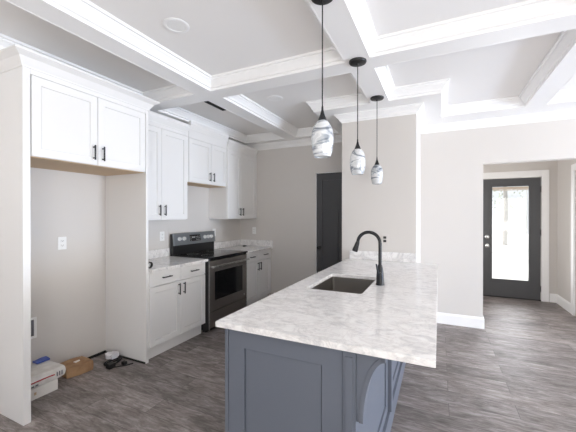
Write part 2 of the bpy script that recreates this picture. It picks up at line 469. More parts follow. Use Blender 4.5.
ey = [(yb[0][1], None), (yb[1][1], yb[0][0]), (yb[2][1], yb[1][0]), (YS + .24, yb[2][0])]
rows = ['back', 'second', 'third', 'rear']; cols = ['cabinet side', 'left of the pendants', 'right of the pendants', 'right-hand', 'far right', 'window side']
for r_, (y0, y1) in enumerate(ey):
    for j in range(6):
        x0, x1 = ex[2 * j], ex[2 * j + 1]
        yy = y1 if y1 is not None else (BYL if j < 2 else BYR)
        if y1 is None and j == 1: path = [(x0, y0), (x1, y0), (x1, NY), (NX0, NY), (NX0, yy), (x0, yy)]
        elif y1 is None and j == 2: path = [(x0, y0), (x1, y0), (x1, yy), (NX1, yy), (NX1, NY), (x0, NY)]
        else: path = [(x0, y0), (x1, y0), (x1, yy), (x0, yy)]
        trim(MB().sweep(path, cr), 'white crown moulding round the %s coffer, %s row' % (cols[j], rows[r_]))
z0 = ZS - .092
cw = [(0, z0), (.008, z0), (.010, z0 + .014), (.022, z0 + .020), (.030, z0 + .040), (.054, z0 + .062), (.060, z0 + .074), (.074, z0 + .078), (.075, ZS - .001), (0, ZS - .001)]
trim(MB().sweep([(0, YS), (XE, YS), (XE, YB), (PX1, YB), (PX1, PY), (PX0, PY), (PX0, YB), (0, YB)], cw), 'white crown moulding along the top of the walls')

# ---- baseboards
def bbprof(h=.142): return [(0, 0.001), (.016, 0.001), (.016, h - .022), (.011, h - .012), (.009, h), (0, h)]
def bboard(name, path, label): struct(name, MB().sweep(path, bbprof(), closed=False), 'trim', label, 'baseboard')
bboard('baseboard_back', [(OX0 + .004, YB + .11), (OX0, YB), (PX1, YB)], 'white baseboard between the pier and the hall opening')
bboard('baseboard_pier', [(PX1, YB - .017), (PX1, PY)], 'white baseboard on the right side of the pier')
bboard('baseboard_back_left', [(1.39, YB), (.66, YB)], 'white baseboard between the base cabinet and the grey pantry door')
bboard('baseboard_hall_end', [(OX1, 5.90), (OX1, HY), (4.78, HY)], 'white baseboard in the hall corner beside the entry door')
bboard('baseboard_right', [(XE, YS), (XE, YB), (OX1 + .001, YB)], 'white baseboard along the right wall')
struct('trim_gap_shade', MB().box(0.0, .012, 1.21, 2.155, 0.0005, .022).box(.012, .59, 2.145, 2.156, 0.0005, .014), 'rubber', 'black strip painted as the shade of the unfinished gap along the floor of the refrigerator niche', 'trim')  # black strip stands in for the shade inside the open floor gap

# ---- doors
DZ0 = 0.012
# pantry door in the back wall
def pantry():
    t = MB(); x0, x1 = DX0 + .008, DX1 - .008; z1 = DZ - .008
    yf = YB + .015; u = Vector((1, 0, 0)); th = .035
    # build from stiles, rails and recessed panels
    st = .092
    t.box(x0, x0 + st, yf, yf + th, DZ0, z1, .0015).box(x1 - st, x1, yf, yf + th, DZ0, z1, .0015)
    zt = [(z1 - .11, z1), (1.49, 1.585), (DZ0, .24)]
    for a, c in zt: t.box(x0 + st, x1 - st, yf, yf + th, a, c)
    xm = (x0 + x1) / 2
    t.box(xm - .045, xm + .045, yf, yf + th, .24, 1.49)
    t.box(x0 + st, x1 - st, yf + .012, yf + .028, .24, z1 - .11)
    o = struct('door_1', t, 'door', 'charcoal three-panel pantry door left of the pier', 'door')
    kb = MB().lathe([(0.0, 0), (.027, 0), (.027, .008), (.011, .012), (.011, .035), (.022, .042), (.029, .055), (.027, .066), (.014, .072), (0, .073)], (x0 + .048, yf, .925), axis='-y')
    kb.build('door_knob', 'black', o, smooth=40)
    return o
pantry()
j = MB().box(DX0, DX0 + .006, YB, YB + .1, 0.001, DZ).box(DX1 - .006, DX1, YB, YB + .1, 0.001, DZ).box(DX0, DX1, YB, YB + .1, DZ - .006, DZ)
struct('trim_pantry_jamb', j, 'trim', 'thin painted jamb of the pantry door', 'trim')

# glazed entry door
ex0, ex1, ez1 = 3.75, 4.664, 2.062; ey0 = HY + .01
gx0, gx1, gz0, gz1 = 3.976, 4.505, .315, 1.925
t = MB()
t.box(ex0, gx0, ey0, ey0 + .044, .015, ez1, .002).box(gx1, ex1, ey0, ey0 + .044, .015, ez1, .002)
t.box(gx0, gx1, ey0, ey0 + .044, .015, gz0).box(gx0, gx1, ey0, ey0 + .044, gz1, ez1)
ed = struct('door_2', t, 'door', 'charcoal entry door with a tall clear glass pane at the hall end', 'door')
f = MB(); a = .022
f.box(gx0 - a, gx0 + .004, ey0 - .012, ey0, gz0 - a, gz1 + a, .003).box(gx1 - .004, gx1 + a, ey0 - .012, ey0, gz0 - a, gz1 + a, .003)
f.box(gx0, gx1, ey0 - .012, ey0, gz0 - a, gz0 + .004, .003).box(gx0, gx1, ey0 - .012, ey0, gz1 - .004, gz1 + a, .003)
f.build('glazing_bead', 'door', ed)
MB().box(gx0, gx1, ey0 + .018, ey0 + .024, gz0, gz1).build('glass_pane', 'pane', ed)
f = MB().box(gx0 + .004, gx1 - .004, ey0 + .001, ey0 + .016, gz1 - .05, gz1 - .01, .004)
for q in range(3): f.box(gx0 + .01, gx1 - .01, ey0 + .003, ey0 + .014, gz1 - .058 - q * .006, gz1 - .054 - q * .006)
bl = f.build('raised_blind', 'blind', ed); bl['label'] = 'raised beige blind at the top of the pane'
MB().box(gx1 - .035, gx1 - .026, ey0 + .004, ey0 + .012, gz0 + .3, gz1 - .05).build('blind_slider', 'plastic', ed)
for zz, nm in ((1.045, 'deadbolt'), (.89, 'door_knob')):
    kb = MB().lathe([(0, 0), (.034, 0), (.034, .01), (.014, .014), (.014, .03), (.026, .036), (.03, .05), (.02, .06), (0, .062)] if nm == 'door_knob' else
                    [(0, 0), (.033, 0), (.033, .012), (.026, .018), (0, .02)], (3.905, ey0, zz), axis='-y')
    kb.build(nm, 'chrome', ed, smooth=40)
for zz in (1.86, 1.14, .20):
    MB().box(ex1 - .002, ex1 + .018, ey0 - .012, ey0 + .002, zz - .05, zz + .05, .003).build('hinge', 'black', ed)
# casing: flat white boards
f = MB()
f.box(ex1 + .006, ex1 + .106, HY - .02, HY, 0.001, 2.175, .003).box(ex0 - .106, ex0 - .006, HY - .02, HY, 0.001, 2.175, .003)
f.box(ex0 - .006, ex1 + .006, HY - .02, HY, 2.07, 2.175, .003)
struct('trim_entry_casing', f, 'trim', 'wide white casing round the entry door', 'trim')
struct('trim_threshold', MB().box(3.742, 4.672, HY + .001, HY + .13, 0.001, .014, .003), 'rubber', 'dark threshold under the entry door', 'trim')
# side door in the hall's right wall
f = MB().box(OX1 - .02, OX1, 5.80, 5.895, 0.001, 2.155, .003).box(OX1 - .02, OX1, 4.885, 4.98, 0.001, 2.155, .003).box(OX1 - .02, OX1, 4.98, 5.80, 2.06, 2.155, .003)
struct('trim_side_casing', f, 'trim', 'white casing round the side doorway of the hall', 'trim')
sd = MB().shaker((OX1 + .03, 5.79, .012), (0, -1, 0), (0, 0, 1), .80, 1.0, th=.035, rail=.11)
sd.shaker((OX1 + .03, 5.79, 1.012), (0, -1, 0), (0, 0, 1), .80, 1.04, th=.035, rail=.11)
sdo = struct('door_3', sd, 'trim', 'white panelled side door in the right wall of the hall', 'door')
MB().lathe([(0, 0), (.03, 0), (.03, .01), (.012, .014), (.012, .035), (.027, .045), (.027, .06), (0, .066)], (OX1 + .03, 5.05, .95), axis='-x').build('door_knob', 'black', sdo, smooth=40)

# ================================================================== CABINETS
def vhandle(mb_x, y, z0, z1, parent):
    m = MB()
    m.box(mb_x + .022, mb_x + .031, y - .0055, y + .0055, z0, z1, .002)
    for zz in (z0 + .016, z1 - .016): m.box(mb_x, mb_x + .024, y - .0045, y + .0045, zz - .0045, zz + .0045)
    m.build('handle', 'black', parent)
def hhandle(mb_x, y0, y1, z, parent):
    m = MB()
    m.box(mb_x + .022, mb_x + .031, y0, y1, z - .0055, z + .0055, .002)
    for yy in (y0 + .016, y1 - .016): m.box(mb_x, mb_x + .024, yy - .0045, yy + .0045, z - .0045, z + .0045)
    m.build('handle', 'black', parent)
def door(parent, x, y0, y1, z0, z1, hy=None, hz=None, name='door', rail=.056):
    """door facing +x with its front at x"""
    o = MB().shaker((x, y0, z0), (0, 1, 0), (0, 0, 1), y1 - y0, z1 - z0, rail=rail).build(name, 'cabinet', parent)
    if hy is not None: vhandle(x, hy, hz[0], hz[1], o)
    return o

# --- refrigerator surround
FX = .60
fr = thing('refrigerator_cabinet', 'tall white cabinet surround of the empty refrigerator niche, with two doors on top', 'cabinet', (0, 1.16, 0))
MB().box(0.002, FX, 1.160, 1.205, 0.001, 2.445, .002).build('side_panel', 'cabinet', fr)
MB().box(0.002, FX, 2.158, 2.186, 0.001, 2.445, .002).build('side_panel', 'cabinet', fr)
MB().box(0.002, FX - .022, 1.206, 2.157, 1.845, 2.445).build('body', 'cabinet', fr)
uw = MB().box(0.004, FX - .03, 1.207, 2.156, 1.838, 1.8448).build('underside', 'rawwood', fr); uw['label'] = 'bare wood underside'
MB().box(FX - .021, FX - .001, 1.206, 2.157, 2.405, 2.445, .001).build('top_rail', 'cabinet', fr)
door(fr, FX, 1.214, 1.681, 1.842, 2.402, 1.645, (1.88, 2.0))
door(fr, FX, 1.686, 2.152, 1.842, 2.402, 1.722, (1.88, 2.0))
def crownp(z, h, pr_): return [(0, z), (-.006, z), (-.008, z + .01), (-.016, z + h * .25), (-.036, z + h * .62), (-pr_ * .92, z + h * .84), (-pr_, z + h * .88), (-pr_, z + h), (0, z + h)]
# interior of the run is on the left of the path, so negative offsets flare outwards
MB().sweep([(0.001, 1.160), (FX, 1.160), (FX, 2.186), (0.001, 2.186)], [( -o, z) for o, z in [(-a, b_) for a, b_ in crownp(2.44, .095, .075)]], closed=False).build('crown_moulding', 'cabinet', fr)

# --- wall cabinets
def wallcab(label, y0, y1, z0, x, ym, hz, top=2.535, db=2.395):
    c = thing('wall_cabinet', label, 'cabinet', (0, y0, z0), 'white wall cabinets')
    MB().box(0.002, x - .021, y0, y1, z0 + .001, top - .03, .0015).build('body', 'cabinet', c)
    door(c, x, y0 + .004, ym - .002, z0 + .003, db, ym - .038, hz)
    door(c, x, ym + .002, y1 - .004, z0 + .003, db, ym + .038, hz)
    MB().box(x - .0205, x - .001, y0 + .002, y1 - .002, db + .003, top - .031).build('top_rail', 'cabinet', c)
    zc = top - .10
    MB().sweep([(x - .001, y0 + .001), (x - .001, y1 - .001)], crownp(zc, .10, .036), closed=False).build('crown_moulding', 'cabinet', c)
    uw = MB().box(0.004, x - .024, y0 + .004, y1 - .004, z0 - .005, z0 + .0005).build('underside', 'rawwood' if z0 > 1.6 else 'cabinet', c)
    if z0 > 1.6: uw['label'] = 'bare wood underside'
    return c
w1 = wallcab('white wall cabinet beside the refrigerator surround, over the left counter', 2.19, 2.985, 1.38, .35, 2.58, (1.425, 1.545))
w2 = wallcab('short white wall cabinet hung higher over the black range', 3.02, 3.80, 1.845, .335, 3.45, (1.885, 2.005), top=2.60)
w3 = wallcab('white wall cabinet in the corner, over the right counter', 3.802, 4.60, 1.375, .345, 4.15, (1.42, 1.54))
MB().box(0.002, .33, 4.601, YB - .002, 1.376, 2.52).build('filler', 'cabinet', w3)
MB().box(0.002, .33, 2.986, 3.019, 1.85, 2.52).build('filler', 'cabinet', w2)

# --- base cabinets
CT0, CT = .875, .905
BX = .61
def basecab(label, y0, y1, hdl, ym, drawers):
    c = thing('base_cabinet', label, 'cabinet', (0, y0, 0), 'white base cabinets')
    MB().box(0.002, BX - .021, y0, y1, .125, CT0 - .001).build('body', 'cabinet', c)
    MB().box(0.002, .545, y0 + .002, y1 - .002, 0.001, .1245).build('toe_kick', 'cabinet', c)
    for (a, d) in drawers:
        o = MB().shaker((BX, a, .727), (0, 1, 0), (0, 0, 1), d - a, .140, rail=.020, rec=.003).build('drawer', 'cabinet', c)
        mid = (a + d) / 2
        hhandle(BX, mid - .062, mid + .062, .800, o)
    door(c, BX, y0 + .004, ym - .002, .135, .720, ym - .036, (.575, .70))
    door(c, BX, ym + .002, y1 - .004, .135, .720, ym + .036, (.575, .70))
    return c
b1 = basecab('white base cabinet with two drawers, left of the range', 2.188, 3.003, 1, 2.602, [(2.192, 2.600), (2.604, 2.999)])
b2 = basecab('white base cabinet with two drawers, in the corner right of the range', 3.845, 4.645, 1, 4.25, [(3.849, 4.248), (4.252, 4.641)])

def counter(label, y0, y1, splash, loc):
    c = thing('countertop', label, 'countertop', loc)
    MB().box(0.002, .648, y0, y1, CT0, CT, .003).build('slab', 'marble', c)
    for s_ in splash:
        MB().box(*s_, .002).build('backsplash', 'marble', c)
    return c
counter('white marble countertop on the base cabinet left of the range', 2.19, 3.008, [(0.002, .022, 2.19, 3.006, CT + .0005, 1.008)], (0, 2.19, CT0))
counter('white marble countertop in the corner, right of the range', 3.84, 4.648, [(0.002, .022, 3.84, 4.627, CT + .0005, 1.008), (0.002, .646, 4.628, 4.648, CT + .0005, 1.008)], (0, 3.84, CT0))

# ================================================================== RANGE
y0, y1 = 3.012, 3.836
rg = thing('range', 'black stainless electric range with glass cooktop between the base cabinets', 'stove', (0, y0, 0))
MB().box(.025, .60, y0 + .004, y1 - .004, .035, .893).box(.60, .650, y0 + .002, y0 + .0123, .04, .893).box(.60, .650, y1 - .0123, y1 - .002, .04, .893).build('body', 'enamel', rg)
for yy in (y0 + .06, y1 - .06):
    for xx in (.08, .56):
        MB().lathe([(0, 0.001), (.018, 0.001), (.018, .034), (0, .034)], (xx, yy, 0), 16).build('foot', 'rubber', rg)
MB().box(.025, .672, y0, y1, .894, .918, .004).build('cooktop', 'glassblack', rg)
# thin burner rings on the glass
for (xx, yy, rr) in ((.22, 3.22, .075), (.22, 3.63, .095), (.49, 3.22, .10), (.49, 3.63, .075)):
    MB().lathe([(rr - .002, 0), (rr, 0), (rr, .0006), (rr - .002, .0006), (rr - .002, 0)], (xx, yy, .9181), 48).build('burner_ring', 'grille', rg)
# backguard
MB().prism([(.025, .919), (.075, .919), (.075, 1.03), (.055, 1.185), (.025, 1.185)], 'xz', y0 + .002, y1 - .002, .002).build('backguard', 'enamel', rg)
MB().prism([(.0765, 1.035), (.104, 1.038), (.078, 1.19), (.0575, 1.194)], 'xz', y0 + .004, y1 - .004, .002).build('control_panel', 'steelpanel', rg)
# tilted local frame of the panel
sl = math.atan2(.026, .152)
ax = Matrix.Rotation(R(90) - sl, 4, 'Y')
def onp(z): return .104 - (z - 1.038) / .152 * .026
for yy in (3.108, 3.19, 3.602, 3.675, 3.742):
    MB().lathe([(0, 0), (.026, 0), (.026, .006), (.021, .008), (.019, .027), (.016, .030), (0, .031)], (onp(1.118), yy, 1.118), 24, axis=ax).build('knob', 'knob', rg, smooth=35)
MB().prism([(onp(1.075) - .002, 1.075), (onp(1.075) + .002, 1.075), (onp(1.162) + .002, 1.162), (onp(1.162) - .002, 1.162)], 'xz', 3.30, 3.515).build('display', 'glassblack', rg)
bt = MB()
for r_ in range(3):
    for c_ in range(5):
        zz = 1.088 + r_ * .022; yy = 3.42 + c_ * .018
        bt.box(onp(zz) + .0015, onp(zz) + .003, yy, yy + .008, zz, zz + .004)
    bt.box(onp(1.088 + r_ * .022) + .0015, onp(1.088 + r_ * .022) + .003, 3.315, 3.325, 1.088 + r_ * .022, 1.092 + r_ * .022)
for c_ in range(4): bt.box(onp(1.125) + .0015, onp(1.125) + .003, 3.345 + c_ * .016, 3.352 + c_ * .016, 1.115, 1.135)
bt.build('display_digits', 'plastic', rg)
# oven door with window, handle; bottom drawer
od = MB(); fx = .655
od.box(.602, fx, y0 + .0125, y1 - .0125, .262, .872, .005)
odo = od.build('oven_door', 'steel', rg)
MB().box(fx - .001, fx + .003, y0 + .11, y1 - .11, .385, .735, .001).build('oven_window', 'glassblack', odo)
m = MB()
m.tube([(fx + .048, y0 + .02, .805), (fx + .050, y0 + .10, .807), (fx + .052, (y0 + y1) / 2, .808), (fx + .050, y1 - .10, .807), (fx + .048, y1 - .02, .805)], .0135, 14)
for yy in (y0 + .045, y1 - .045): m.box(fx - .001, fx + .045, yy - .010, yy + .010, .795, .817, .003)
m.build('oven_handle', 'steelbright', odo, smooth=40)
dr = MB().box(.602, fx - .003, y0 + .0125, y1 - .0125, .06, .254, .005).build('storage_drawer', 'steel', rg)
MB().lathe([(0, 0), (.012, 0), (.012, .002), (0, .002)], (fx + .0, y1 - .07, .315), 20, axis='x').build('emblem', 'chrome', odo)
MB().box(fx - .004, fx + .003, y0 + .001, y0 + .012, .045, .88).build('edge_strip', 'steelbright', rg)
MB().box(fx - .004, fx + .003, y1 - .012, y1 - .001, .045, .88).build('edge_strip', 'steelbright', rg)
MB().box(.55, .60, y0 + .01, y1 - .01, .012, .058).build('kick_plate', 'enamel', rg)

# ================================================================== ISLAND
IX0, IX1, IY0, IY1 = 2.155, 3.132, 1.240, 3.698
IZ0, IZ = .888, .914
bx0, bx1, by0, by1 = 2.193, 2.84, 1.270, 3.698
isl = thing('island_cabinet', 'slate blue kitchen island base with framed end panel and carved brackets', 'island', (2.5, 1.235, 0))
# hollow carcass so the sink bowl has room
m = MB()
m.box(bx0 + .02, bx1 - .016, by0 + .02, by0 + .04, .10, IZ0 - .001).box(bx0 + .02, bx1 - .016, by1 - .02, by1 - .001, .10, IZ0 - .001)
m.box(bx0 + .02, bx0 + .038, by0 + .04, by1 - .02, .10, IZ0 - .001).box(bx1 - .034, bx1 - .016, by0 + .04, by1 - .02, .001, IZ0 - .001)
m.box(bx0 + .038, bx1 - .034, by0 + .04, by1 - .02, .10, .118)
m.build('carcass', 'island', isl)
MB().box(bx0 + .075, bx0 + .09, by0 + .03, by1 - .002, 0.001, .0995).build('toe_kick', 'island', isl)
# end panel facing the camera
m = MB().shaker((2.213, by0, .115), (1, 0, 0), (0, 0, 1), .571, IZ0 - .117, rail=.088, rec=.009)
m.build('end_panel', 'island', isl)
MB().box(2.193, 2.2115, by0 - .002, by0 + .02, .10, IZ0 - .002, .002).build('filler_strip', 'island', isl)
m = MB()
m.box(2.7855, bx1, by0 - .006, by0 + .062, .001, IZ0 - .002, .002)
m.box(2.797, 2.829, by0 - .012, by0 - .006, .14, IZ0 - .03, .002)
m.build('corner_post', 'island', isl)
MB().box(2.213, 2.785, by0 - .012, by0 + .012, .001, .112, .002).build('base_board', 'island', isl)
# panelled right side: stiles + recessed panels
ys = [1.299, 2.16, 2.95, by1 - .06]
for a, c in ((1.334, 2.158), (2.225, 2.92), (2.985, 3.63)):
    MB().shaker((bx1 - .002, a, .14), (0, 1, 0), (0, 0, 1), c - a, IZ0 - .142, th=.018, rail=.065, rec=.009).build('side_panel', 'island', isl)
for a in (2.16, 2.921, 3.631):
    MB().box(bx1 - .016, bx1 + .022, a, a + .062, .14, IZ0 - .002, .002).build('side_post', 'island', isl)
MB().box(bx1 - .014, bx1 + .014, 1.334, by1 - .001, .001, .139, .003).build('base_board', 'island', isl)
# working side doors (facing the range)
for i, (a, c) in enumerate(((1.285, 1.66), (1.665, 2.075), (2.08, 2.40), (2.405, 2.72), (2.725, 3.20), (3.205, 3.68))):
    o = MB().shaker((bx0, c, .115), (0, -1, 0), (0, 0, 1), c - a, IZ0 - .12, rail=.056).build('door', 'island', isl)
    yy = c - .035 if i % 2 == 0 else a + .035
    m = MB().box(bx0 - .031, bx0 - .022, yy - .005, yy + .005, .70, .82, .002)
    for zz in (.716, .804): m.box(bx0 - .024, bx0, yy - .0045, yy + .0045, zz - .0045, zz + .0045)
    m.build('handle', 'black', o)
# carved brackets under the overhang
def bracket(yc):
    xw, xt, zt, zb = bx1, 2.955, IZ0 - .002, .598
    arc = []
    for i in range(19):
        a = R(90) * i / 18
        # concave quarter curve from the outer tip down to the foot
        arc.append((2.868 + (xt - 2.868) * (1 - math.cos(a)) ** 0.9 if i else 2.868, zb + (zt - .028 - zb) * math.sin(a) ** 1.0))
    outer = [(xw + .001, zb)] + arc + [(xt, zt), (xw + .001, zt)]
    t = MB().prism(outer, 'xz', yc - .034, yc + .034)
    br = t.build('bracket', 'island', isl)
    # raised rim on the camera-side face, leaving a sunk field
    o2 = [Vector(p_) for p_ in arc] + [Vector((xt, zt - .014))]
    rim = MB()
    inner = []
    for i, p_ in enumerate(o2):
        a_ = o2[max(i - 1, 0)]; c_ = o2[min(i + 1, len(o2) - 1)]
        d = (c_ - a_).normalized(); inner.append(p_ + Vector((-d.y, d.x)) * .016)
    for i in range(len(o2) - 1):
        q = [o2[i], o2[i + 1], inner[i + 1], inner[i]]
        q = [(max(v.x, xw + .002), min(max(v.y, zb), zt - .001)) for v in q]
        rim.prism(q, 'xz', yc - .040, yc - .034)
    rim.prism([(xw + .001, zt - .014), (xt, zt - .014), (xt, zt), (xw + .001, zt)], 'xz', yc - .040, yc - .034)
    rim.build('bracket_rim', 'island', br)
for yc in (by0 + .036, 2.952, 3.66): bracket(yc)

# island top with the sink cut-out
SX0, SX1, SY0, SY1 = 2.288, 2.682, 2.080, 2.700
ct = thing('island_countertop', 'long veined marble countertop on the blue island, with the sink cut-out', 'countertop', (2.66, 2.44, IZ0))
t = bmesh.new()
def rr(x0, x1, y0, y1, r, k=5):
    P_ = []
    for cx, cy, a0 in ((x1 - r, y1 - r, 0), (x0 + r, y1 - r, 90), (x0 + r, y0 + r, 180), (x1 - r, y0 + r, 270)):
        for i in range(k + 1):
            a = R(a0 + 90 * i / k); P_.append((cx + r * math.cos(a), cy + r * math.sin(a)))
    return P_
def ring_slab(out, inn, z0, z1):
    t = bmesh.new(); n_ = len(out)
    lay = []
    for z in (z0, z1): lay.append(([t.verts.new((x, y, z)) for x, y in out], [t.verts.new((x, y, z)) for x, y in inn]))
    for (o_, i_), fl in zip(lay, (1, 0)):
        for k_ in range(n_):
            q = (o_[k_], o_[(k_ + 1) % n_], i_[(k_ + 1) % n_], i_[k_])
            t.faces.new(q if not fl else q[::-1])
    for k_ in range(n_):
        t.faces.new((lay[0][0][k_], lay[0][0][(k_ + 1) % n_], lay[1][0][(k_ + 1) % n_], lay[1][0][k_]))
        t.faces.new((lay[0][1][(k_ + 1) % n_], lay[0][1][k_], lay[1][1][k_], lay[1][1][(k_ + 1) % n_]))
    bmesh.ops.recalc_face_normals(t, faces=t.faces[:])
    return t
hole = rr(SX0, SX1, SY0, SY1, .022)
outer = rr(IX0, IX1, IY0, IY1, .004)
tt = ring_slab(outer, hole, IZ0, IZ)
es = [e for e in tt.edges if all(abs(v.co.z - IZ) < 1e-6 for v in e.verts) and any(f_.normal.z < .5 for f_ in e.link_faces)]
bmesh.ops.bevel(tt, geom=es, offset=.003, segments=2, affect='EDGES')
m = MB(); m._join(tt); m.build('slab', 'marble', ct)
MB().box(2.188, PX1 - .002, PY - .021, PY - .001, IZ + .0005, 1.016, .002).build('backsplash', 'marble', ct)

# sink: undermount bowl
sk = thing('sink', 'rectangular stainless steel undermount sink set in the island top', 'sink', (2.494, 2.39, .68))
m = MB(); sides = []
t = bmesh.new(); rings = []
for (gr, z, rad) in ((.012, IZ0 - .002, .03), (.0, IZ0 - .002, .022), (.0, IZ0 - .01, .022), (-.006, .735, .03), (-.03, .712, .04), (-.10, .706, .05)):
    rings.append([t.verts.new((x, y, z)) for x, y in rr(SX0 - gr, SX1 + gr, SY0 - gr, SY1 + gr, rad)])
for a, c in zip(rings, rings[1:]):
    for i in range(len(a)): t.faces.new((a[i], a[(i + 1) % len(a)], c[(i + 1) % len(a)], c[i]))
t.faces.new(rings[-1])
bmesh.ops.recalc_face_normals(t, faces=t.faces[:])
if sum(f_.normal.z for f_ in t.faces if f_.calc_center_median().z < .71) < 0:
    bmesh.ops.reverse_faces(t, faces=t.faces[:])
m._join(t)
bowl = m.build('bowl', 'sink', sk, smooth=35)
sm = bowl.modifiers.new('thickness', 'SOLIDIFY'); sm.thickness = .0015; sm.offset = -1
MB().lathe([(0, 0), (.012, .001), (.034, .002), (.042, .004), (.044, .002), (.044, 0)], (2.494, 2.39, .7065), 28).build('drain', 'steelbright', sk, smooth=40)

# faucet
fxx, fy = 2.747, 2.41
fa = thing('faucet', 'matte black gooseneck kitchen faucet standing behind the sink', 'faucet', (fxx, fy, IZ + .001))
MB().lathe([(0, .001), (.031, .001), (.031, .010), (.028, .016), (.0275, .05), (.0245, .10), (.019, .135), (.0145, .15), (0, .14)], (fxx, fy, IZ), 28).build('base', 'bronze', fa, smooth=50)
pts = [(fxx, fy, IZ + .135), (fxx, fy, 1.14)]
rc = .083; cz = 1.220
pts.append((fxx, fy, cz))
for i in range(1, 17):
    a = R(176 * i / 16); pts.append((fxx - rc + rc * math.cos(a), fy, cz + rc * math.sin(a)))
MB().tube(pts, .0125, 16).build('spout', 'bronze', fa, smooth=60)
e = Vector(pts[-1]); d = (Vector(pts[-1]) - Vector(pts[-2])).normalized(); d = (d + Vector((-.16, 0, 0))).normalized()
hp = [e - d * .004, e + d * .012, e + d * .03, e + d * .060, e + d * .074]
MB().tube(hp, [.0135, .0165, .0175, .022, .0215], 16).build('spray_head', 'bronze', fa, smooth=45)
m = MB().tube([(fxx, fy - .012, 1.0), (fxx, fy - .036, 1.002)], .014, 14)
m.tube([(fxx - .006, fy - .034, 1.0), (fxx - .012, fy - .046, 1.03), (fxx - .018, fy - .052, 1.075)], [.008, .006, .0055], 10)
m.build('lever', 'bronze', fa, smooth=50)

# ================================================================== PENDANTS
px = 2.572
pos = [(1.624, 'swirl', 'nearest of the three swirled glass pendants, above the front of the island'),
       (2.442, 'swirl2', 'middle of the three swirled glass pendants, level with the faucet'),
       (3.285, 'swirl3', 'farthest of the three swirled glass pendants, in front of the pier')]
gp = [(.0, .199), (.018, .199), (.026, .193), (.041, .176), (.050, .158), (.0560, .138), (.0590, .114), (.0595, .092), (.0585, .07), (.056, .045), (.051, .022), (.0445, .004), (.0425, .000),
      (.0405, .003), (.047, .022), (.052, .045), (.0545, .07), (.055, .114), (.052, .138), (.046, .158), (.037, .173), (.022, .188), (0, .190)]
def pendant(y, gm, label, zoff=0):
    o = thing('pendant_light', label, 'pendant light', (px, y, 1.748), 'swirled glass pendants over the island')
    MB().lathe([(0, ZS - .0005), (.066, ZS - .0005), (.067, ZS - .008), (.062, ZS - .016), (.045, ZS - .021), (.012, ZS - .024), (.008, ZS - .036), (0, ZS - .037)], (px, y, 0), 36).build('canopy', 'black', o, smooth=40)
    MB().tube([(px, y, ZS - .03), (px, y, 2.00)], .0035, 8).build('cord', 'cord', o)
    MB().lathe([(0, 2.018), (.005, 2.018), (.006, 2.0), (.011, 1.978), (.020, 1.955), (.0255, 1.941), (.0245, 1.936), (0, 1.936)], (px, y, 0), 24).build('socket_cap', 'black', o, smooth=50)
    MB().lathe([(r_, z_ + 1.746) for r_, z_ in gp], (px, y, 0), 40).build('glass_shade', gm, o, smooth=60)
    MB().lathe([(0, 1.925), (.014, 1.925), (.016, 1.88), (.024, 1.85), (.026, 1.83), (.018, 1.808), (0, 1.80)], (px, y, 0), 20).build('bulb', 'plastic', o, smooth=60)
for y, gm, lb in pos: pendant(y, gm, lb)

# ================================================================== OUTLETS AND SWITCHES
def plate(loc, nrm, label, cat='outlet', w_=.072, h=.116, kind='duplex', dark=False):
    """built facing +x at the origin, then turned; one root empty"""
    o = thing('wall_outlet' if kind != 'switch' else 'light_switch', label, cat, loc)
    o['_o'] = (0, 0, 0)
    if nrm == '-y': o.rotation_euler = (0, 0, R(-90))
    MB().box(0.0005, .006, -w_ / 2, w_ / 2, -h / 2, h / 2, .002).build('cover_plate', 'wall' if dark else 'plastic', o)
    if kind == 'duplex':
        for s in (-1, 1):
            r0 = MB().box(.0055, .0085, -.0165, .0165, s * .02 - .0135, s * .02 + .0135, .003).build('receptacle', 'slot' if dark else 'plastic', o)
            q = MB()
            for yy in (-.007, .007): q.box(.0083, .009, yy - .0012, yy + .0012, s * .02 - .002, s * .02 + .007)
            q.box(.0083, .009, -.0025, .0025, s * .02 - .009, s * .02 - .004)
            q.build('slots', 'slot', r0)
    else:
        MB().box(.0055, .0095, -.016, .016, -.033, .033, .002).build('rocker', 'plastic', o)
    return o
plate((0, 1.738, 1.172), 'x', 'white duplex outlet high on the wall of the refrigerator niche')
plate((0, 2.905, 1.166), 'x', 'white outlet above the left counter, beside the range')
plate((0, 3.925, 1.162), 'x', 'white outlet right of the range control panel')
plate((.281, YB, 1.166), '-y', 'white outlet on the back wall above the corner counter')
plate((2.588, PY, 1.158), '-y', 'outlet with black receptacles on the pier behind the faucet', dark=True)
# recessed water box low in the niche
wb = thing('water_supply_box', 'white recessed water box low on the niche wall', 'utility box', (0, 1.46, .465))
m = MB()
m.box(0.0005, .008, 1.390, 1.410, .375, .555, .002).box(0.0005, .008, 1.510, 1.530, .375, .555, .002).box(0.0005, .008, 1.410, 1.510, .375, .395, .002).box(0.0005, .008, 1.410, 1.510, .535, .555, .002)
m.build('frame', 'plastic', wb)
MB().box(0.0005, .002, 1.410, 1.510, .395, .535).build('back', 'greyink', wb)
MB().tube([(.012, 1.46, .40), (.012, 1.46, .45)], .007, 10).tube([(.012, 1.445, .455), (.012, 1.475, .455)], .004, 8).build('valve', 'steelbright', wb)

